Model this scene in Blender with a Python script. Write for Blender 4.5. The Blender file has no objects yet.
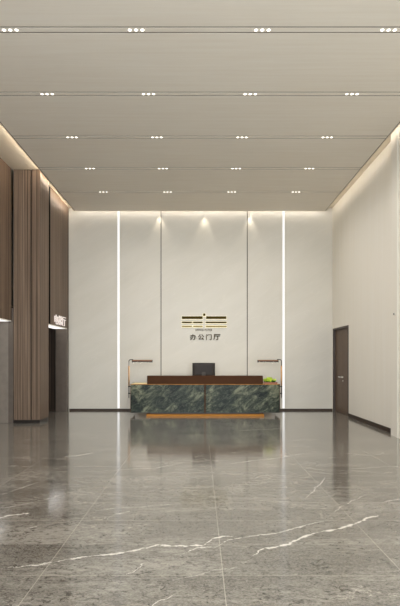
import bpy, bmesh, math, random
from mathutils import Vector, Matrix
random.seed(7)
C = bpy.context.scene.collection
R = math.radians
def s2l(c):
    c = c / 255.0
    return c / 12.92 if c <= 0.04045 else ((c + 0.055) / 1.055) ** 2.4
def rgb(r, g, b): return (s2l(r), s2l(g), s2l(b), 1.0)

# ------------------------------------------------------------------ camera, world, daylight, exposure
F = 500.0; HY = 360.0; VX = 200.0; EYE = 1.4          # focal length and horizon in pixels of the 400x606 frame
cam_d = bpy.data.cameras.new('camera'); cam = bpy.data.objects.new('camera', cam_d); C.objects.link(cam)
cam.location = (0, 0, EYE); cam.rotation_euler = (R(90), 0, 0)
cam_d.sensor_fit = 'HORIZONTAL'; cam_d.sensor_width = 36; cam_d.lens = F / 400 * 36
cam_d.shift_y = (HY - 303) / 400; cam_d.clip_end = 100
sc = bpy.context.scene; sc.camera = cam
sc.view_settings.view_transform = 'Standard'; sc.view_settings.look = 'None'
sc.view_settings.gamma = 1; sc.view_settings.use_curve_mapping = False
sc.view_settings.exposure = 0.14
sc.cycles.use_denoising = True
sc.cycles.max_bounces = 10; sc.cycles.diffuse_bounces = 6; sc.cycles.glossy_bounces = 5
sc.cycles.caustics_reflective = False; sc.cycles.caustics_refractive = False
sc.cycles.sample_clamp_indirect = 4
w = bpy.data.worlds.new('daylight'); sc.world = w; w.use_nodes = True
w.node_tree.nodes['Background'].inputs[0].default_value = (0.93, 0.97, 1.0, 1)
w.node_tree.nodes['Background'].inputs[1].default_value = 1.0
DAY = 1400.0; SPOT = 42.0; COVE_R = 5.5; COVE_L = 27.0; COVE_B = 8.0; WASH = 19.0; LINE = 0.95; HEAD = 1.15
def area(name, loc, rot, sx, sy, power, col):
    d = bpy.data.lights.new(name, 'AREA'); d.shape = 'RECTANGLE'; d.size = sx; d.size_y = sy
    d.energy = power; d.color = col
    o = bpy.data.objects.new(name, d); o.location = loc; o.rotation_euler = rot; C.objects.link(o); return o
# daylight through the entrance glazing at the near end of the hall
area('entrance_daylight', (0, -3.12, 2.8), (R(95), 0, 0), 7.2, 5.3, DAY, (0.90, 0.955, 0.985))

# ------------------------------------------------------------------ helpers
def px(x, d): return (x - VX) * d / F
def pz(y, d): return EYE - (y - HY) * d / F
class MB:
    def __init__(s): s.bm = bmesh.new()
    def box(s, x0, x1, y0, y1, z0, z1, bev=0.0):
        t = bmesh.new()
        bmesh.ops.create_cube(t, size=1)
        for v in t.verts:
            v.co = Vector(((x0+x1)/2 + v.co.x*(x1-x0), (y0+y1)/2 + v.co.y*(y1-y0), (z0+z1)/2 + v.co.z*(z1-z0)))
        if bev: bmesh.ops.bevel(t, geom=list(t.edges), offset=bev, segments=2, affect='EDGES', profile=0.7)
        s._add(t); return s
    def _add(s, t):
        me = bpy.data.meshes.new('tmp'); t.to_mesh(me); t.free(); s.bm.from_mesh(me); bpy.data.meshes.remove(me)
    def cyl(s, p0, p1, r0, r1=None, n=20):
        r1 = r0 if r1 is None else r1
        p0, p1 = Vector(p0), Vector(p1); d = p1 - p0
        t = bmesh.new()
        bmesh.ops.create_cone(t, cap_ends=True, segments=n, radius1=r0, radius2=r1, depth=d.length)
        t.transform(Matrix.Translation((p0+p1)/2) @ d.to_track_quat('Z', 'Y').to_matrix().to_4x4())
        s._add(t); return s
    def tube(s, pts, r, n=12):
        pts = [Vector(p) for p in pts]; rings = []
        for i, p in enumerate(pts):
            a = pts[max(i-1, 0)]; b = pts[min(i+1, len(pts)-1)]
            q = (b - a).to_track_quat('Z', 'Y')
            rings.append([s.bm.verts.new(p + q @ Vector((r*math.cos(2*math.pi*k/n), r*math.sin(2*math.pi*k/n), 0))) for k in range(n)])
        for A, B in zip(rings, rings[1:]):
            for k in range(n): s.bm.faces.new((A[k], A[(k+1) % n], B[(k+1) % n], B[k]))
        s.bm.faces.new(rings[0][::-1]); s.bm.faces.new(rings[-1]); return s
    def build(s, name, mat, parent=None, smooth=False):
        bmesh.ops.recalc_face_normals(s.bm, faces=s.bm.faces)
        me = bpy.data.meshes.new(name); s.bm.to_mesh(me); s.bm.free()
        me.materials.append(mat)
        if smooth:
            for p in me.polygons: p.use_smooth = True
        o = bpy.data.objects.new(name, me); C.objects.link(o)
        if parent:
            o.parent = parent; me.transform(Matrix.Translation(-parent.location))
        return o
def structure(o): o['kind'] = 'structure'; return o
def thing(name, label, cat, loc, group=None):
    o = bpy.data.objects.new(name, None); o.empty_display_size = 0.1; C.objects.link(o); o.location = loc
    return tag(o, label, cat, group)
def tag(o, label, cat, group=None):
    o['label'] = label; o['category'] = cat
    if group: o['group'] = group
    return o

# ------------------------------------------------------------------ materials
class NT:
    def __init__(s, name):
        s.m = bpy.data.materials.new(name); s.m.use_nodes = True; s.t = s.m.node_tree; s.N = s.t.nodes; s.L = s.t.links
        s.b = s.N['Principled BSDF']
    def node(s, typ, **kw):
        n = s.N.new(typ)
        for k, v in kw.items(): setattr(n, k, v)
        return n
    def put(s, sock, v):
        if isinstance(v, bpy.types.NodeSocket): s.L.new(v, sock)
        else: sock.default_value = v
    def math(s, op, a, b=0.0, c=0.0, clamp=False):
        n = s.node('ShaderNodeMath', operation=op, use_clamp=clamp)
        s.put(n.inputs[0], a); s.put(n.inputs[1], b); s.put(n.inputs[2], c); return n.outputs[0]
    def pos(s):
        g = s.node('ShaderNodeNewGeometry'); x = s.node('ShaderNodeSeparateXYZ'); s.L.new(g.outputs['Position'], x.inputs[0])
        return x.outputs[0], x.outputs[1], x.outputs[2]
    def vec(s, x, y, z):
        n = s.node('ShaderNodeCombineXYZ'); s.put(n.inputs[0], x); s.put(n.inputs[1], y); s.put(n.inputs[2], z); return n.outputs[0]
    def noise(s, v, scale, detail=3, rough=0.5, dist=0.0):
        n = s.node('ShaderNodeTexNoise'); s.put(n.inputs['Vector'], v); n.inputs['Scale'].default_value = scale
        n.inputs['Detail'].default_value = detail; n.inputs['Roughness'].default_value = rough; n.inputs['Distortion'].default_value = dist
        return n.outputs['Fac']
    def ramp(s, f, stops):
        n = s.node('ShaderNodeValToRGB'); s.put(n.inputs[0], f); e = n.color_ramp.elements
        while len(e) < len(stops): e.new(0.5)
        for i, (p, c) in enumerate(stops): e[i].position = p; e[i].color = c if len(c) == 4 else (*c, 1)
        return n.outputs[0]
    def sstep(s, v, a, b, o0=0.0, o1=1.0):
        n = s.node('ShaderNodeMapRange', interpolation_type='SMOOTHSTEP'); s.put(n.inputs[0], v)
        s.put(n.inputs[1], a); s.put(n.inputs[2], b); s.put(n.inputs[3], o0); s.put(n.inputs[4], o1); return n.outputs[0]
    def mix(s, f, a, b, mode='MIX'):
        n = s.node('ShaderNodeMix', data_type='RGBA', blend_type=mode)
        s.put(n.inputs[0], f); s.put(n.inputs[6], a); s.put(n.inputs[7], b); return n.outputs[2]
    def bump(s, h, st, dist=0.01):
        n = s.node('ShaderNodeBump'); n.inputs['Strength'].default_value = st; n.inputs['Distance'].default_value = dist
        s.put(n.inputs['Height'], h); s.L.new(n.outputs[0], s.b.inputs['Normal'])
    def fin(s, col=None, rough=None, metal=0.0, spec=None):
        if col is not None: s.put(s.b.inputs['Base Color'], col)
        if rough is not None: s.put(s.b.inputs['Roughness'], rough)
        s.b.inputs['Metallic'].default_value = metal
        if spec is not None: s.b.inputs['Specular IOR Level'].default_value = spec
        return s.m
def plain(name, col, rough=0.5, metal=0.0, spec=None, var=0.06):
    m = NT(name); x, y, z = m.pos(); f = m.noise(m.vec(x, y, z), 9, 3)
    d = tuple(c * (1 - var) for c in col[:3]) + (1,); l = tuple(min(1, c * (1 + var)) for c in col[:3]) + (1,)
    return m.fin(m.ramp(f, [(0.3, d), (0.7, l)]), rough, metal, spec)
def emit(name, col, st):
    m = NT(name); m.fin(col, 0.4); m.b.inputs['Emission Color'].default_value = col; m.b.inputs['Emission Strength'].default_value = st
    return m.m
WARM = (1.0, 0.90, 0.76, 1); WHITE = (1.0, 0.95, 0.88, 1)

def m_ceiling():
    m = NT('ceiling_veneer'); x, y, z = m.pos()
    g = m.noise(m.vec(m.math('MULTIPLY', x, 0.35), m.math('MULTIPLY', y, 7.0), 0), 2.2, 5, 0.6)
    b = m.noise(m.vec(m.math('MULTIPLY', x, 0.5), y, 3.0), 0.9, 2)
    f = m.math('ADD', m.math('MULTIPLY', g, 0.7), m.math('MULTIPLY', b, 0.3))
    return m.fin(m.ramp(f, [(0.36, rgb(221, 213, 200)), (0.66, rgb(227, 221, 210))]), 0.6, 0, 0.25)
def m_wood(name, cols, rough=0.45):
    m = NT(name); x, y, z = m.pos(); s = m.math('ADD', x, y)
    g = m.noise(m.vec(m.math('MULTIPLY', s, 20.0), 0.0, m.math('MULTIPLY', z, 0.1)), 1.6, 5, 0.7)
    fl = m.noise(m.vec(m.math('MULTIPLY', s, 70.0), 0.0, m.math('MULTIPLY', z, 0.8)), 1.0, 3, 0.6)
    f = m.math('ADD', m.math('MULTIPLY', g, 0.75), m.math('MULTIPLY', fl, 0.25))
    c = m.ramp(f, [(0.32, cols[0]), (0.5, cols[1]), (0.68, cols[2])])
    fr = m.math('FRACT', m.math('DIVIDE', m.math('ADD', s, 50.0), 0.105))
    gr = m.math('ABSOLUTE', m.math('SUBTRACT', fr, 0.5))
    line = m.sstep(gr, 0.44, 0.49)
    c = m.mix(m.math('MULTIPLY', line, 0.8), c, (cols[0][0]*0.35, cols[0][1]*0.35, cols[0][2]*0.35, 1))
    m.bump(m.math('SUBTRACT', 1.0, line), 0.5, 0.006)
    return m.fin(c, rough, 0, 0.15)
def m_stonewall():
    m = NT('cream_wall_stone'); x, y, z = m.pos()
    dgn = m.math('ADD', m.math('MULTIPLY', m.math('SUBTRACT', x, y), 0.55), m.math('MULTIPLY', z, -0.85))
    al = m.math('ADD', m.math('MULTIPLY', m.math('ADD', x, y), 0.8), m.math('MULTIPLY', z, 0.45))
    n1 = m.noise(m.vec(m.math('MULTIPLY', dgn, 1.6), m.math('MULTIPLY', al, 0.4), 0), 1.3, 5, 0.6, 0.5)
    n2 = m.noise(m.vec(m.math('MULTIPLY', dgn, 3.0), m.math('MULTIPLY', al, 0.5), 4.0), 1.0, 3, 0.5, 0.8)
    vein = m.math('ABSOLUTE', m.math('SUBTRACT', n2, 0.5))
    c = m.ramp(n1, [(0.3, rgb(205, 200, 189)), (0.7, rgb(211, 206, 196))])
    c = m.mix(m.sstep(vein, 0.0, 0.015, 0.12, 0.0), c, rgb(228, 223, 213))
    return m.fin(c, 0.38, 0, 0.35)
def m_plaster():
    m = NT('cream_wall_fabric'); x, y, z = m.pos()
    n1 = m.noise(m.vec(m.math('MULTIPLY', y, 9.0), m.math('MULTIPLY', x, 9.0), m.math('MULTIPLY', z, 0.3)), 1.0, 3, 0.6)
    return m.fin(m.ramp(n1, [(0.3, rgb(237, 232, 221)), (0.7, rgb(240, 236, 227))]), 0.5, 0, 0.3)

# the large white veins of the floor: world x,y of each, width of the thickest place
VEINS = [  # pixel outlines converted to floor positions below
 ([(2,568.5),(35,566),(65,560),(85,557),(120,553),(145,548.5),(160,545),(203,546),(212,538),(222,536.5),(240,536)], .016, 1.0),
 ([(172,559),(186,552),(201,547.5),(216,547),(228,540),(255,536),(280,532),(312,523.5),(330,520)], .011, .8),
 ([(250,558),(257,553),(262,549.5),(290,543.5),(302,537),(325,531),(342,528),(355,523.5),(368,518),(382,514)], .024, 1.0),
 ([(333,513),(342,506),(350,502),(362,496)], .011, .9),
 ([(304,499),(312,492),(320,484),(326,477)], .020, .9),
 ([(230,464),(250,461),(270,459),(290,456),(305,453)], .020, .8),
 ([(345,469),(365,468),(400,466)], .012, .5),
 ([(380,502.5),(390,500.5),(402,499)], .016, .7),
 ([(-2,495.5),(15,490),(30,485),(45,480),(57,476)], .016, .8),
 ([(-2,509),(25,504),(50,498.5),(65,494)], .010, .6),
 ([(-3,519),(8,516),(25,513.5),(30,513)], .040, 1.0),
 ([(22,530),(30,527.5),(38,526)], .010, .7),
 ([(64,457),(75,456),(95,452.5)], .030, .9),
 ([(105,521.5),(110,517),(118,513.5),(130,511)], .010, .7),
 ([(82,512),(110,509),(140,507),(185,503)], .008, .5),
 ([(125,575),(135,569),(146,563)], .009, .8),
 ([(150,606),(162,600),(173,595)], .010, .7),
 ([(110,470.5),(135,469),(157,468),(185,462)], .014, .6),
 ([(20,440),(45,439.5),(80,439)], .020, .45),
 ([(236,430.5),(260,429.5),(285,428.5)], .028, .6),
 ([(280,442),(300,440),(320,439.5)], .016, .4),
 ([(170,581),(190,577),(215,570),(240,568)], .008, .35),
 ([(300,470),(330,474),(352,473)], .012, .35),
]
def m_floor():
    m = NT('polished_grey_marble'); x, y, z = m.pos()
    p = m.vec(x, y, 0)
    dx = m.math('MULTIPLY', m.math('SUBTRACT', m.noise(p, 5.0, 3, 0.6), 0.5), 0.10)
    dy = m.math('MULTIPLY', m.math('SUBTRACT', m.noise(m.vec(x, y, 5.0), 6.0, 6, 0.75), 0.5), 0.13)
    dz = m.math('MULTIPLY', m.math('SUBTRACT', m.noise(m.vec(x, y, 11.0), 24.0, 3, 0.6), 0.5), 0.035)
    wx = m.math('ADD', x, dx); wy = m.math('ADD', m.math('ADD', y, dy), dz)
    # tile seams
    fx = m.math('FRACT', m.math('DIVIDE', m.math('ADD', x, 1.185*10 - 0.15 + 0.5925), 1.185))
    sx = m.math('MULTIPLY', m.math('ABSOLUTE', m.math('SUBTRACT', fx, 0.5)), 1.185)
    fy = m.math('FRACT', m.math('DIVIDE', m.math('ADD', y, 0.557*20 - 4.36 + 0.2785), 0.557))
    sy = m.math('MULTIPLY', m.math('ABSOLUTE', m.math('SUBTRACT', fy, 0.5)), 0.557)
    seamx = m.sstep(sx, 0.0015, 0.004, 1.0, 0.0)
    seamy = m.sstep(sy, 0.0015, 0.005, 1.0, 0.0)
    row = m.math('FLOOR', m.math('DIVIDE', m.math('ADD', y, 0.557*20 - 4.36), 0.557))
    colm = m.math('FLOOR', m.math('DIVIDE', m.math('ADD', x, 1.185*10 - 0.15), 1.185))
    wn = m.node('ShaderNodeTexWhiteNoise', noise_dimensions='2D'); m.L.new(m.vec(row, colm, 0), wn.inputs['Vector'])
    # base cloudiness, streaked along x
    st = m.vec(m.math('MULTIPLY', x, 0.9), m.math('MULTIPLY', y, 2.2), m.math('MULTIPLY', row, 3.7))
    n1 = m.noise(st, 1.3, 7, 0.62, 0.6)
    n2 = m.noise(m.vec(m.math('MULTIPLY', x, 1.2), m.math('MULTIPLY', y, 3.0), row), 9.0, 6, 0.7)
    f = m.math('ADD', m.math('ADD', m.math('MULTIPLY', n1, 0.5), m.math('MULTIPLY', n2, 0.5)), m.math('MULTIPLY', m.math('SUBTRACT', wn.outputs[0], 0.5), 0.05))
    c = m.ramp(f, [(0.38, rgb(70, 66, 60)), (0.5, rgb(102, 98, 91)), (0.62, rgb(142, 137, 129))])
    gr = m.noise(m.vec(x, m.math('MULTIPLY', y, 1.6), 8.0), 55.0, 3, 0.8)
    c = m.mix(m.sstep(gr, 0.36, 0.64, 0.0, 0.55), c, m.mix(0.5, c, rgb(200, 195, 186)))
    pit = m.sstep(m.noise(m.vec(x, m.math('MULTIPLY', y, 2.0), 3.0), 16.0, 4, 0.75), 0.33, 0.45, 1.0, 0.0)
    c = m.mix(m.math('MULTIPLY', pit, 0.9), c, rgb(46, 42, 38))
    # dark hairline crackle, in patches
    ck = m.noise(m.vec(m.math('MULTIPLY', wx, 1.0), m.math('MULTIPLY', wy, 2.2), 1.0), 5.0, 3, 0.55, 0.3)
    cr = m.sstep(m.math('ABSOLUTE', m.math('SUBTRACT', ck, 0.5)), 0.0, 0.022, 1.0, 0.0)
    patch = m.sstep(m.noise(p, 3.0, 5, 0.7), 0.42, 0.58)
    c = m.mix(m.math('MULTIPLY', m.math('MULTIPLY', cr, patch), 0.95), c, rgb(40, 36, 32))
    # faint pale hairlines
    vk = m.noise(m.vec(m.math('MULTIPLY', wx, 0.5), m.math('MULTIPLY', wy, 1.6), 9.0), 1.8, 5, 0.55, 0.5)
    vl = m.sstep(m.math('ABSOLUTE', m.math('SUBTRACT', vk, 0.52)), 0.0, 0.008, 1.0, 0.0)
    vp = m.sstep(m.noise(m.vec(x, y, 4.0), 0.9, 2), 0.45, 0.6)
    c = m.mix(m.math('MULTIPLY', m.math('MULTIPLY', vl, vp), 0.7), c, rgb(190, 182, 172))
    # drawn veins
    tot = None
    thick = m.sstep(m.noise(m.vec(x, y, 2.0), 9.0, 4, 0.7), 0.35, 0.65, 0.12, 1.35)
    for pts, wd, amt in VEINS:
        W = []
        for (u, v) in pts:
            d = EYE * F / (v - HY); W.append(((u - VX) * d / F, d))
        W.sort()
        x0, x1 = W[0][0], W[-1][0]; y0 = min(q[1] for q in W) - .05; y1 = max(q[1] for q in W) + .05
        t = m.math('DIVIDE', m.math('SUBTRACT', wx, x0), x1 - x0)
        cv = m.node('ShaderNodeFloatCurve'); cu = cv.mapping.curves[0]
        cn = [((q[0]-x0)/(x1-x0), (q[1]-y0)/(y1-y0)) for q in W]
        cu.points[0].location = cn[0]; cu.points[1].location = cn[-1]
        for q in cn[1:-1]: cu.points.new(*q)
        for q in cu.points: q.handle_type = 'VECTOR'
        cv.mapping.update()
        m.put(cv.inputs['Value'], t)
        yy = m.math('MULTIPLY_ADD', cv.outputs[0], y1 - y0, y0)
        dist = m.math('ABSOLUTE', m.math('SUBTRACT', wy, yy))
        ends = m.math('MULTIPLY', m.sstep(t, 0.0, 0.12), m.sstep(t, 0.88, 1.0, 1.0, 0.0))
        wdt = m.math('MULTIPLY', m.math('MULTIPLY', thick, ends), wd * 1.15)
        k = m.math('MULTIPLY', m.sstep(m.math('DIVIDE', dist, m.math('ADD', wdt, 0.0004)), 0.15, 1.0, 1.0, 0.0), amt)
        tot = k if tot is None else m.math('MAXIMUM', tot, k)
    c = m.mix(tot, c, rgb(226, 220, 212))
    c = m.mix(m.math('MULTIPLY', seamx, 0.5), c, rgb(196, 188, 176))
    c = m.mix(m.math('MULTIPLY', seamy, 0.45), c, rgb(186, 178, 166))
    rgh = m.math('MULTIPLY_ADD', n1, 0.04, 0.09)
    m.b.inputs['IOR'].default_value = 1.7; m.b.inputs['Coat Weight'].default_value = 0.4; m.b.inputs['Coat Roughness'].default_value = 0.12; m.b.inputs['Coat IOR'].default_value = 1.5
    return m.fin(c, rgh, 0, 0.5)
def m_green():
    m = NT('green_marble'); x, y, z = m.pos()
    u = m.math('ADD', m.math('MULTIPLY', x, 0.8), m.math('MULTIPLY', z, -1.1))
    v = m.math('ADD', m.math('MULTIPLY', x, 1.0), m.math('MULTIPLY', z, 1.0))
    n1 = m.noise(m.vec(m.math('MULTIPLY', u, 1.8), m.math('MULTIPLY', v, 0.8), y), 2.6, 9, 0.74, 0.5)
    n2 = m.noise(m.vec(m.math('MULTIPLY', u, 3.0), v, 7.0), 3.2, 6, 0.7, 0.8)
    c = m.ramp(n1, [(0.36, rgb(6, 12, 10)), (0.47, rgb(26, 36, 30)), (0.54, rgb(62, 68, 56)), (0.64, rgb(132, 134, 112))])
    c = m.mix(m.sstep(m.math('ABSOLUTE', m.math('SUBTRACT', n2, 0.5)), 0.0, 0.012, 0.6, 0.0), c, rgb(150, 154, 134))
    return m.fin(c, 0.22, 0, 0.07)
M = {}
M['ceiling'] = m_ceiling()
M['wood'] = m_wood('brown_wood_slats', [rgb(66, 53, 44), rgb(108, 91, 77), rgb(146, 126, 109)])
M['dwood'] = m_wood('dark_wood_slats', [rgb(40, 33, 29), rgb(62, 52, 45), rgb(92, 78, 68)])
M['door'] = plain('brown_door_leaf', rgb(104, 86, 71), 0.5, 0, 0.3)
M['frame'] = plain('dark_door_frame', rgb(62, 50, 42), 0.5)
M['stone'] = m_stonewall(); M['plaster'] = m_plaster()
M['soffit'] = plain('soffit_paint', rgb(205, 194, 176), 0.6, 0, 0.2, 0.02)
M['floor'] = m_floor(); M['green'] = m_green()
M['dark'] = plain('dark_bronze_metal', rgb(48, 42, 38), 0.4, 0.6)
M['black'] = plain('black_gap', rgb(10, 9, 8), 0.8, 0, 0.05)
M['joint'] = plain('dark_joint_metal', rgb(70, 60, 52), 0.5, 0.3)
M['skirt'] = plain('brown_skirting', rgb(60, 48, 40), 0.5, 0, 0.2)
M['brass'] = plain('brushed_brass', rgb(158, 106, 46), 0.5, 0.35, 0.1)
M['leather'] = plain('brown_leather', rgb(74, 47, 29), 0.6, 0, 0.08)
M['steel'] = plain('brushed_grey_metal', rgb(138, 128, 118), 0.45, 0.3, 0.2)
M['steel2'] = plain('dark_brushed_metal', rgb(104, 94, 86), 0.45, 0.3, 0.2)
M['oak'] = plain('pale_oak_top', rgb(236, 214, 150), 0.4)
M['shade'] = plain('brown_lamp_shade', rgb(128, 92, 68), 0.5, 0.2, 0.15)
M['copper'] = plain('copper_brown_metal', rgb(206, 162, 118), 0.45, 0.3, 0.2)
M['screen'] = plain('dark_grey_plastic', rgb(62, 58, 57), 0.55, 0.0, 0.1)
M['greyp'] = plain('mid_grey_plastic', rgb(84, 80, 77), 0.6, 0.0, 0.1)
M['tray'] = plain('reddish_brown_tray', rgb(132, 72, 44), 0.45)
M['leaf'] = plain('lime_green_leaf', rgb(196, 218, 78), 0.5, 0, 0.3, 0.25)
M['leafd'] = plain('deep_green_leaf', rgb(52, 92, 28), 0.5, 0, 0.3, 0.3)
M['chrome'] = plain('polished_chrome', rgb(225, 220, 212), 0.3, 1.0)
M['white'] = plain('white_paint', rgb(232, 228, 220), 0.5)
M['signgold'] = plain('sign_bronze', rgb(70, 57, 26), 0.7, 0.0, 0.05)
M['signpale'] = plain('sign_pale_gold', rgb(158, 144, 96), 0.6, 0.0, 0.05)
M['halo'] = emit('sign_backlight', (1.0, 0.92, 0.60, 1), 0.75)
M['signlit'] = emit('white_lit_letters', (0.62, 0.55, 0.52, 1), 0.7)
M['lens'] = emit('downlight_lens', (1.0, 0.94, 0.84, 1), 3.0)
M['line'] = emit('white_light_line', (1.0, 0.99, 0.97, 1), LINE); M['line'].node_tree.nodes['Principled BSDF'].inputs['Base Color'].default_value = (0.1, 0.1, 0.1, 1)
M['covr'] = emit('cove_led_right', (1.0, 0.94, 0.84, 1), COVE_R); M['covl'] = emit('cove_led_left', WARM, COVE_L); M['covb'] = emit('cove_led_back', WHITE, COVE_B)
M['head'] = emit('opening_light_panel', (1.0, 0.98, 0.95, 1), HEAD)
M['lamp'] = emit('lamp_diffuser', WARM, 7.0)
g = NT('clear_glass'); g.b.inputs['Transmission Weight'].default_value = 1.0; M['glass'] = g.fin((0.97, 0.99, 0.98, 1), 0.02)

# ------------------------------------------------------------------ room
BY = 13.86          # back wall
XR = 3.67; XL = -3.63; XLF = -4.15   # right wall, far left wall, near left wall
ZC = 5.48; ZR = 5.61; NY = -3.2
CX = 3.42           # half width of the lowered ceiling
structure(MB().box(-7.0, 4.2, NY - 0.3, 15.0, -0.2, 0).build('floor', M['floor']))
structure(MB().box(-7.0, 4.2, NY - 0.3, 15.0, ZR, ZR + 0.2).build('ceiling', M['soffit']))
# lowered ceiling: wide veneer boards with a narrow board at each row of lights
strips = [6.18 + 1.49 * k for k in range(-6, 5)]
mb = MB(); y0 = NY
for s in strips:
    if s - 0.06 > y0: mb.box(-CX, CX, y0, s - 0.062, ZC, ZC + 0.003)
    mb.box(-CX, CX, s - 0.040, s + 0.040, ZC, ZC + 0.003)
    y0 = s + 0.062
mb.box(-CX, CX, y0, 13.69, ZC, ZC + 0.003)
structure(mb.build('ceiling', M['ceiling']))
mb = MB()
mb.box(-CX, CX, NY, 13.66, ZC + 0.0035, ZC + 0.05)
structure(mb.build('trim_1', plain('ceiling_joint', rgb(104, 94, 82), 0.7, 0, 0.1)))                  # dark backing seen in the joints
mb = MB()
for s in (-1, 1):
    a, b = sorted((s * (CX + 0.012), s * (CX + 0.035)))
    mb.box(a, b, NY, 13.69, ZC, ZR)
    a, b = sorted((s * CX, s * (CX + 0.012)))
mb.box(-CX, CX, 13.67, 13.69, ZC + 0.02, ZR)
structure(mb.build('trim_2', M['soffit']))
mb = MB()
for s in (-1, 1):
    a, b = sorted((s * CX, s * (CX + 0.012))); mb.box(a, b, NY, 13.69, ZC + 0.004, ZR)
structure(mb.build('trim_3', M['black']))

# back wall: slabs with two dark joints and two recessed light lines
jx = [px(161, BY), px(247.3, BY)]; lx = [px(118.5, BY), px(283.6, BY)]
cuts = sorted([(j, 0.012) for j in jx] + [(l, 0.030) for l in lx])
mb = MB(); a = -3.66
for c, h in cuts:
    mb.box(a, c - h, BY, BY + 0.06, 0, ZR); a = c + h
mb.box(a, XR, BY, BY + 0.06, 0, ZR)
mb.box(-7, 4.2, BY + 0.06, BY + 0.3, 0, ZR)
structure(mb.build('wall_back', M['stone']))
for i, j in enumerate(jx):
    structure(MB().box(j - 0.012, j + 0.012, BY + 0.02, BY + 0.059, 0, ZR).build('trim_%d' % (4 + i), M['joint']))
for i, l in enumerate(lx):
    side = ('left', 'right')[i]
    t = thing('light_strip', 'tall thin white light line in the back wall, %s of the reception desk' % side, 'light', (l, BY, 0.06), 'light lines in the back wall')
    MB().box(l - 0.029, l + 0.029, BY + 0.012, BY + 0.058, 0.06, ZC + 0.1).build('diffuser', M['line'], t)
mb = MB(); mb.box(XL, jx[0], BY - 0.012, BY, 0, 0.045); 
structure(MB().box(XL + 0.01, XR - 0.0, BY - 0.014, BY - 0.0005, 0, 0.05).build('baseboard_back', M['skirt']))
mb.bm.free()

# right wall with a double door and a stepped pilaster
D0, D1, DZ = 12.35, 13.77, 2.262
mb = MB()
mb.box(XR, XR + 0.3, NY, D0, 0, ZR); mb.box(XR, XR + 0.3, D1, BY, 0, ZR); mb.box(XR, XR + 0.3, D0, D1, DZ, ZR)
mb.box(XR + 0.12, XR + 0.3, D0, D1, 0, DZ)
structure(mb.build('wall_right', M['plaster']))
structure(MB().box(XR - 0.014, XR - 0.0005, 9.42, D0 - 0.02, 0, 0.085).build('baseboard_right', M['skirt']))
mb = MB()
P0 = 9.33
mb.box(3.56, XR - 0.001, 9.08, P0, 0, ZR - 0.001)
mb.box(3.575, XR - 0.001, 9.05, 9.08, 0, ZR - 0.001)
mb.box(3.545, XR - 0.001, 8.97, 9.05, 0, ZR - 0.001)
mb.box(3.575, XR - 0.001, 8.94, 8.97, 0, ZR - 0.001)
mb.box(3.55, XR - 0.001, 8.3, 8.94, 0, ZR - 0.001)
structure(mb.build('trim_6', M['plaster']))
door = structure(MB().box(XR + 0.05, XR + 0.09, D0 + 0.05, (D0 + D1)/2 - 0.002, 0.006, DZ - 0.05).box(XR + 0.05, XR + 0.09, (D0 + D1)/2 + 0.002, D1 - 0.05, 0.006, DZ - 0.05).build('door_1', M['door']))
fr = MB().box(XR - 0.012, XR + 0.118, D0, D0 + 0.05, 0, DZ).box(XR - 0.012, XR + 0.118, D1 - 0.05, D1, 0, DZ).box(XR - 0.012, XR + 0.118, D0 + 0.05, D1 - 0.05, DZ - 0.05, DZ).build('door_frame', M['frame'], door)
mid = (D0 + D1) / 2
for s in (-1, 1):
    h = MB(); zz = 0.955 if s > 0 else 0.955
    h.cyl((XR + 0.052, mid + s*0.07, zz), (XR + 0.03, mid + s*0.07, zz), 0.026)
    h.cyl((XR + 0.052, mid + s*0.07, zz), (XR - 0.005, mid + s*0.07, zz), 0.011)
    h.box(XR - 0.014, XR + 0.004, min(mid + s*0.06, mid + s*0.19), max(mid + s*0.06, mid + s*0.19), zz - 0.011, zz + 0.011, 0.004)
    h.build('door_handle', M['chrome'], door)
MB().cyl((XR + 0.052, mid - 0.07, 0.86), (XR + 0.035, mid - 0.07, 0.86), 0.024).build('door_lock', M['chrome'], door)

# near end: glazed entrance behind the camera
mb = MB()
for gx in (-4.15, -2.2, -0.06, 2.08, 3.55): mb.box(gx, gx + 0.12, NY - 0.1, NY, 0, ZR)
for gz in (0, 2.6, 5.45): mb.box(-4.15, XR, NY - 0.09, NY - 0.01, gz, gz + 0.12)
structure(mb.build('window_frame', M['dark']))
structure(MB().box(-4.15, XR, NY - 0.06, NY - 0.045, 0, ZR).build('window_1', M['glass']))

# left side: near wall over an opening, wood column, far wall over the second opening
HZ = 2.25
mb = MB()
mb.box(XLF - 0.35, XLF, NY, 8.2, 0, ZR); mb.box(XLF - 0.35, XLF, 8.2, 11.0, HZ + 0.02, ZR)
structure(mb.build('wall_left', M['wood']))
mb = MB()
mb.box(XL - 0.35, XL, 11.70, 13.80, HZ + 0.02, ZR)
structure(mb.build('wall_left', M['wood']))
structure(MB().box(XL - 0.06, XL - 0.012, 13.80, BY, 0, ZR).build('trim_7', M['black']))
structure(MB().box(XLF - 0.10, XLF - 0.02, 11.0, 11.05, HZ, ZR).build('trim_8', M['black']))
# passages behind the openings
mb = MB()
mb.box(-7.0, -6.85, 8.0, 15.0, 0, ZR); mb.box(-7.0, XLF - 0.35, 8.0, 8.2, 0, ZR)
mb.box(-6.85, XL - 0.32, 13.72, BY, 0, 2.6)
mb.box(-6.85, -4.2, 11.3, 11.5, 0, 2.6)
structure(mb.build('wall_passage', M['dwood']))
structure(MB().box(-6.85, XLF - 0.351, 8.2, 13.86, 2.6, 2.7).build('ceiling', M['soffit']))
structure(MB().box(-6.85, XL - 0.31, 13.70, 13.719, 0, 0.05).build('baseboard_left', M['skirt']))
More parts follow.
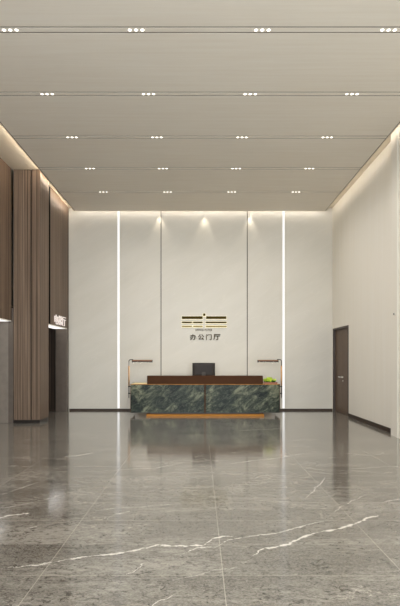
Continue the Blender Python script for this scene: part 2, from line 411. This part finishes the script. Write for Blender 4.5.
# metal lining of the openings, facing the hall
t = thing('metal_portal', 'grey brushed metal jamb at the far end of the opening beside the back wall', 'door jamb', (XL - 0.15, 13.70, 0), 'metal jambs of the openings')
MB().box(XL - 0.31, XL - 0.001, 13.64, 13.79, 0, HZ + 0.015, 0.003).build('jamb_panel', M['steel2'], t)
MB().box(XL - 0.33, XL - 0.311, 13.62, 13.64, 0, HZ + 0.015).build('jamb_edge', M['dark'], t)
t = thing('metal_portal', 'grey brushed metal jamb at the left edge, left of the wooden column', 'door jamb', (-4.3, 11.1, 0), 'metal jambs of the openings')
MB().box(-4.24, -4.135, 11.06, 11.28, 0, HZ + 0.3, 0.003).build('jamb_edge', M['steel2'], t)
MB().box(-4.80, -4.242, 11.08, 11.28, 0, HZ + 0.3, 0.003).build('jamb_panel', M['steel'], t)
for (xx, ya, yb, where) in ((XL, 11.72, 13.635, 'over the far opening beside the back wall, under the lit sign'), (XLF, 8.25, 11.0, 'over the near opening at the left edge, left of the column')):
    t = thing('linear_light', 'bright white light strip ' + where, 'light', (xx - 0.17, ya, HZ), 'light panels over the openings')
    MB().box(xx - 0.34, xx - 0.012, ya, yb, HZ, HZ + 0.018).build('diffuser', M['head'], t)
    MB().box(xx - 0.012, xx - 0.001, ya, yb, HZ - 0.004, HZ + 0.019).build('edge_profile', M['white'], t)
structure(MB().box(XL + 0.0005, XL + 0.006, 12.0, 12.11, HZ + 0.02, ZC + 0.1).build('trim_9', M['black']))
# the column
c0 = px(13.5, 11.04); c1 = px(40, 11.04)
t = thing('wood_column', 'tall brown wood-clad column with vertical slats, right of the near opening on the left', 'column', ((c0 + c1)/2, 11.04, 0))
mb = MB().box(c0, px(31, 11.04) - 0.010, 11.04, 11.67, 0.075, ZR - 0.002, 0.004).box(px(31, 11.04) + 0.010, c1, 11.04, 11.67, 0.075, ZR - 0.002, 0.004)
MB().box(px(31, 11.04) - 0.0098, px(31, 11.04) + 0.0098, 11.065, 11.66, 0.076, ZR - 0.003).build('joint', M['black'], t)
mb.build('cladding', M['wood'], t)
MB().box(c0 + 0.005, c1 - 0.012, 11.052, 11.66, 0, 0.075).build('base', M['dark'], t)
# cove light strips
for (nm, xa, xb, ya, yb, k, lab) in (('r', CX + 0.036, CX + 0.046, NY, 13.69, 'covr', 'hidden warm light strip along the ceiling edge above the right wall'),
                                ('l', -CX - 0.046, -CX - 0.036, NY, 13.69, 'covl', 'hidden warm light strip along the ceiling edge above the left wood wall')):
    tag(MB().box(xa, xb, ya, yb, ZC + 0.035, ZC + 0.06).build('cove_light', M[k]), lab, 'light', 'cove lights round the ceiling')
tag(MB().box(-CX, CX, 13.691, 13.70, ZC + 0.03, ZC + 0.055).build('cove_light', M['covb']), 'white light strip along the ceiling edge above the back wall', 'light', 'cove lights round the ceiling')

# ------------------------------------------------------------------ downlights
def spot(parent, loc, power, ang, blend, col, r=0.03, tilt=0.0):
    d = bpy.data.lights.new('bulb', 'SPOT'); d.energy = power; d.spot_size = R(ang); d.spot_blend = blend
    d.color = col; d.shadow_soft_size = r
    o = bpy.data.objects.new('bulb', d); C.objects.link(o); o.parent = parent; o.location = Vector(loc) - parent.location
    o.rotation_euler = (tilt, 0, 0); return o
rn = ['first row from the top', 'second row from the top', 'middle row', 'second row from back wall', 'row nearest back wall']
cn = ['nearest the left wall', 'left of centre', 'right of centre', 'nearest the right wall']
bmr = bmesh.new()
ring = None; lensme = None
def mk_ring():
    m1 = MB(); n = 24; vs = []
    prof = [(0.021, 0.0), (0.0225, -0.003), (0.027, -0.003), (0.028, 0.0)]
    rows = [[m1.bm.verts.new((r*math.cos(2*math.pi*k/n), r*math.sin(2*math.pi*k/n), z)) for k in range(n)] for r, z in prof]
    for A, B in zip(rows, rows[1:]):
        for k in range(n): m1.bm.faces.new((A[k], A[(k+1) % n], B[(k+1) % n], B[k]))
    return m1
bmr.free()
proto = None
for ri in range(5):
    for ci in range(4):
        x = (-2.345, -0.79, 0.77, 2.33)[ci]; y = 6.18 + 1.49 * ri
        t = thing('downlight', 'triple round ceiling light, %s, %s' % (rn[ri], cn[ci]), 'ceiling light', (x, y, ZC), 'triple downlights in the ceiling')
        if proto is None:
            proto = []
            for k in (-1, 0, 1):
                r_ = mk_ring().build('lamp_ring', M['white'])
                l_ = MB().cyl((0, 0, -0.002), (0, 0, 0.0), 0.021, n=24).build('lens', M['lens'])
                for o in (r_, l_): o.parent = t; o.location = (k * 0.078, 0, -0.0005); proto.append(o)
        else:
            for o in proto:
                c = o.copy(); C.objects.link(c); c.parent = t
        spot(t, (x, y, ZC - 0.03), SPOT, 158, 1.0, (1.0, 0.955, 0.895), 0.02)
for i, u in enumerate((160, 204.5, 250)):
    x = px(u, BY); y = 13.775
    t = thing('wall_washer', 'small round lamp in the ceiling slot washing the back wall, %s' % ('over the left joint', 'above the gold sign', 'over the right joint')[i], 'ceiling light', (x, y, ZR - 0.06), 'lamps washing the back wall')
    MB().cyl((x, y, ZR - 0.05), (x, y, ZR), 0.03).build('lamp_body', M['white'], t)
    MB().cyl((x, y, ZR - 0.055), (x, y, ZR - 0.0505), 0.024).build('lens', M['lens'], t)
    spot(t, (x, y, ZR - 0.07), WASH, 52, 0.5, (1.0, 0.9, 0.74), 0.02)

# ------------------------------------------------------------------ reception desk
FY = 12.5
X0 = px(130.3, FY); X1 = px(280.1, FY); JX = px(205, FY); ZB = 0.078; ZT = 0.785
desk = thing('reception_desk', 'long reception desk with green marble front, brass plinth and raised brown leather ledge', 'desk', (JX, FY, 0))
for a, b in ((X0 + 0.012, JX - 0.016), (JX + 0.016, X1 - 0.012)):
    MB().box(a, b, FY, FY + 0.03, ZB + 0.01, ZT, 0.002).build('marble_panel', M['green'], desk)
MB().box(JX - 0.016, JX + 0.016, FY - 0.006, FY + 0.02, ZB, ZT + 0.01).build('joint_trim', M['leather'], desk)
for a, b in ((X0, X0 + 0.012), (X1 - 0.012, X1)):
    MB().box(a, b, FY - 0.004, FY + 0.8, ZB, ZT + 0.012).build('end_panel', M['leather'], desk)
MB().box(X0 + 0.012, X1 - 0.012, FY - 0.004, FY + 0.03, ZT, ZT + 0.012).build('edge_trim', M['brass'], desk)
MB().box(X0 + 0.012, X1 - 0.012, FY - 0.003, FY + 0.03, ZB, ZB + 0.01).build('edge_trim', M['dark'], desk)
MB().box(X0 + 0.012, X1 - 0.012, FY + 0.03, FY + 0.8, ZT - 0.03, ZT + 0.012).build('worktop', M['oak'], desk)
MB().box(X0 + 0.05, X1 - 0.05, FY + 0.031, FY + 0.06, ZB + 0.02, ZT - 0.031).build('carcass', M['leather'], desk)
MB().box(px(146.5, FY), px(264, FY), FY - 0.06, FY + 0.6, 0, 0.048, 0.003).build('plinth', M['brass'], desk)
MB().box(px(150, FY), px(260, FY), FY + 0.08, FY + 0.55, 0.048, ZB + 0.021).build('support', M['dark'], desk)
MB().box(px(147, FY), px(263, FY), FY - 0.002, FY + 0.22, ZT + 0.012, 1.005, 0.006).build('raised_ledge', M['leather'], desk)
# lamps on the desk ends
def desk_lamp(side, edge, polex, sh0, sh1):
    ly = FY + 0.40; s = -1 if side == 'left' else 1
    t = thing('desk_lamp', 'slim copper arm lamp on the %s end of the reception desk' % side, 'lamp', (polex, ly, 0.42), 'arm lamps on the desk ends')
    MB().tube([(polex, ly, 0.42), (polex, ly, 0.73)], 0.011).build('lower_pole', M['dark'], t, True)
    MB().tube([(polex, ly, 0.725), (polex, ly, 1.25)], 0.019, 16).build('sleeve', M['copper'], t, True)
    ex = sh0 if s < 0 else sh1
    pts = [(polex, ly, 1.24), (polex, ly, 1.36)] + [(polex - s*0.045*(1 - math.cos(a)), ly, 1.365 + 0.045*math.sin(a)) for a in [R(q) for q in range(10, 91, 16)]] + [(ex - s*0.03, ly, 1.412)]
    MB().tube(pts, 0.010).build('arm', M['dark'], t, True)
    # half-round shade with end caps
    mb = MB(); n = 14; cz = 1.362
    prof = [(ly + 0.05*math.cos(math.pi*k/n), cz + 0.04*math.sin(math.pi*k/n)) for k in range(n + 1)]
    A = [mb.bm.verts.new((sh0 + 0.012, p[0], p[1])) for p in prof]; B = [mb.bm.verts.new((sh1 - 0.012, p[0], p[1])) for p in prof]
    for k in range(n): mb.bm.faces.new((A[k], A[k+1], B[k+1], B[k]))
    mb.bm.faces.new(A); mb.bm.faces.new(B); mb.bm.faces.new((A[0], B[0], B[-1], A[-1]))
    shd = mb.build('lamp_shade', M['shade'], t)
    MB().box(sh0 + 0.004, sh1 - 0.004, ly - 0.052, ly + 0.052, 1.338, cz + 0.008, 0.004).build('shade_rim', M['dark'], t)
    for q in (sh0, sh1 - 0.012): MB().cyl((q, ly, 1.368), (q + 0.012, ly, 1.368), 0.033).build('end_cap', M['dark'], t)
    MB().box(sh0 + 0.03, sh1 - 0.03, ly - 0.03, ly + 0.03, 1.3375, 1.3379).build('diffuser', M['lamp'], t)
    for zz in (0.716, 0.536):
        MB().box(min(polex, edge), max(polex, edge), ly - 0.012, ly + 0.012, zz - 0.012, zz + 0.012).cyl((polex, ly, zz - 0.016), (polex, ly, zz + 0.016), 0.02).build('bracket', M['dark'], t)
ly = FY + 0.4
desk_lamp('left', X0, px(128.9, ly), px(132, ly), px(152.6, ly))
desk_lamp('right', X1, px(281.4, ly), px(257.4, ly), px(278.4, ly))

# monitor
my = 13.02; a, b = px(192.4, my), px(215, my); mc = (a + b)/2; zt = pz(363, my)
t = thing('computer_monitor', 'dark grey computer monitor seen from behind, standing on the reception desk', 'monitor', (mc, my, ZT + 0.012))
MB().box(a, b, my, my + 0.018, zt - 0.345, zt, 0.005).build('bezel', M['black'], t)
mb = MB(); q = bmesh.new(); bmesh.ops.create_cube(q, size=1)
for v in q.verts:
    k = 0.46 if v.co.y > 0 else 0.36
    v.co = Vector((mc + v.co.x*(b - a - 0.02)*(k/0.46), my - 0.012 + v.co.y*0.03, zt - 0.172 + v.co.z*0.325*(k/0.46)))
mb._add(q); mb.build('back_shell', M['screen'], t)
MB().box(mc - 0.05, mc + 0.05, my - 0.06, my - 0.028, ZT + 0.02, zt - 0.235, 0.006).build('stand_neck', M['greyp'], t)
MB().box(mc - 0.12, mc + 0.12, my - 0.12, my + 0.08, ZT + 0.012, ZT + 0.024, 0.004).build('stand_foot', M['greyp'], t)

# plant in a low tray
py = 12.66; a, b = px(263.6, py), px(277, py)
t = thing('potted_plant', 'low lime green leafy plant in a reddish brown tray on the desk', 'plant', ((a + b)/2, py, ZT + 0.012))
mb = MB().box(a, b, py - 0.09, py + 0.09, ZT + 0.012, ZT + 0.055, 0.006); mb.build('tray', M['tray'], t)
def leaves(n, spread, hmin, hmax, size):
    mb = MB(); cx = px(269.7, py); z0 = ZT + 0.05
    for i in range(n):
        u = random.uniform(-1, 1); v = random.uniform(-1, 1)
        base = Vector((cx + u*0.115, py + v*0.05, z0))
        h = random.uniform(hmin, hmax) * (1 - 0.45*u*u)
        tip = base + Vector((u*spread + random.uniform(-.03, .03), v*0.04 + random.uniform(-.03, .03), h))
        mid_ = (base + tip)/2 + Vector((0, 0, 0.015)); d = (tip - base).normalized()
        sd = d.cross(Vector((random.uniform(-1, 1), random.uniform(-1, 1), 0.2))).normalized() * size * random.uniform(.7, 1.2)
        up = d.cross(sd).normalized() * 0.004
        V = [mb.bm.verts.new(p) for p in (base, mid_ + sd, tip, mid_ - sd, mid_ + up*2, mid_ - up)]
        for f in ((0, 1, 4), (1, 2, 4), (2, 3, 4), (3, 0, 4), (1, 0, 5), (2, 1, 5), (3, 2, 5), (0, 3, 5)): mb.bm.faces.new([V[k] for k in f])
    return mb
leaves(90, 0.045, 0.09, 0.155, 0.015).build('bright_leaves', M['leaf'], t)
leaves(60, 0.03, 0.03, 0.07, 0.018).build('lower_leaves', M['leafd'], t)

# ------------------------------------------------------------------ signs
FAT = 0.018
def text_mesh(txt, size, depth):
    cu = bpy.data.curves.new('txt', 'FONT'); cu.body = txt; cu.size = size; cu.extrude = depth; cu.offset = FAT
    o = bpy.data.objects.new('txt', cu); C.objects.link(o)
    dg = bpy.context.evaluated_depsgraph_get(); dg.update()
    me = bpy.data.meshes.new_from_object(o.evaluated_get(dg)); bpy.data.objects.remove(o)
    return me
def place_text(name, txt, x0, x1, z0, z1, face, mat, parent, origin, depth=0.006, fat=0.0):
    """fit the glyphs of txt to the rectangle; face maps (u, v, w) to the world"""
    me = text_mesh(txt, 1.0, 0.5)
    if len(me.vertices) == 0: return None
    us = [v.co.x for v in me.vertices]; vs = [v.co.y for v in me.vertices]
    for v in me.vertices:
        u = (v.co.x - min(us)) / (max(us) - min(us)); q = (v.co.y - min(vs)) / (max(vs) - min(vs))
        v.co = face(x0 + u*(x1 - x0), z0 + q*(z1 - z0), (v.co.z + 0.5) * depth) - Vector(parent.location)
    me.materials.clear(); me.materials.append(mat)
    o = bpy.data.objects.new(name, me); C.objects.link(o); o.parent = parent; return o
S = lambda u: px(u, BY); Z = lambda v: pz(v, BY)
t = thing('wall_sign', 'gold backlit emblem of bars with lettering on the back wall above the desk', 'sign', (S(204), BY, Z(340)))
t.location.y = BY
def bar(u0, u1, v0, v1, mat):
    g_ = MB().box(S(u0), S(u1), BY - 0.03, BY - 0.012, Z(v1), Z(v0)).build('emblem_bar', M[mat], t)
    MB().box(S(u0) - 0.005, S(u1) + 0.005, BY - 0.012, BY - 0.0005, Z(v1) - 0.007, Z(v0) + 0.005).build('backlight', M['halo'], g_).location = (0, 0, 0)
    for ch in g_.children: ch.data.transform(Matrix.Translation(-Vector(t.location)))
bar(202.9, 205.5, 313.5, 316.0, 'signgold')
bar(181.8, 202.7, 316.3, 319.1, 'signgold'); bar(206.0, 226.4, 316.3, 319.1, 'signgold')
for u0, u1 in ((181.8, 192.0), (193.0, 202.7), (205.6, 226.6)):
    bar(u0, u1, 321.6, 323.3, 'signgold'); bar(u0, u1, 325.7, 327.2, 'signpale')
fb = lambda u, v, d: Vector((u, BY - 0.002 - d, v))
lu = 195.2
for word, wds in (('OFFICE', (1.78, 1.4, 1.4, .75, 1.7, 1.5)), ('FOYER', (1.4, 1.78, 1.6, 1.4, 1.6))):
    for ch, wd_ in zip(word, wds):
        place_text('small_letter', ch, S(lu + 0.1), S(lu + wd_ * 1.02 - 0.28), Z(331.1), Z(329), fb, M['signgold'], t, None)
        lu += wd_ * 1.02
    lu += 0.7
for ch, u0, u1 in (('办', 190.0, 196.8), ('公', 198.0, 204.2), ('门', 206.0, 211.6), ('厅', 213.3, 220.2)):
    place_text('character', ch, S(u0), S(u1), Z(340), Z(334.2), fb, M['signgold'], t, None, 0.02)
FAT = 0.0
# lit sign over the far opening on the left wall
t = thing('wall_sign', 'white lit characters on brown wood over the opening near the back wall', 'sign', (XL, 13.0, HZ + 0.08))
fl_ = lambda u, v, d: Vector((XL + 0.002 + d, u, v))
def yl(u): return XL * F / (u - VX)
zt_, zb_ = 2.54, 2.30
for ch, u0, u1 in (('电', 54.1, 57.6), ('梯', 57.9, 61.4), ('厅', 61.8, 65.3)):
    place_text('character', ch, yl(u0), yl(u1), zb_, zt_, fl_, M['signlit'], t, None, 0.02)
# small fitting on the right pilaster
t = thing('wall_sensor', 'tiny round white sensor on the right-hand pilaster', 'sensor', (3.56, 9.14, 2.24))
MB().cyl((3.5595, 9.14, 2.24), (3.548, 9.14, 2.24), 0.03).build('plate', M['white'], t)
MB().cyl((3.548, 9.14, 2.24), (3.538, 9.14, 2.24), 0.014).build('button', M['dark'], t)
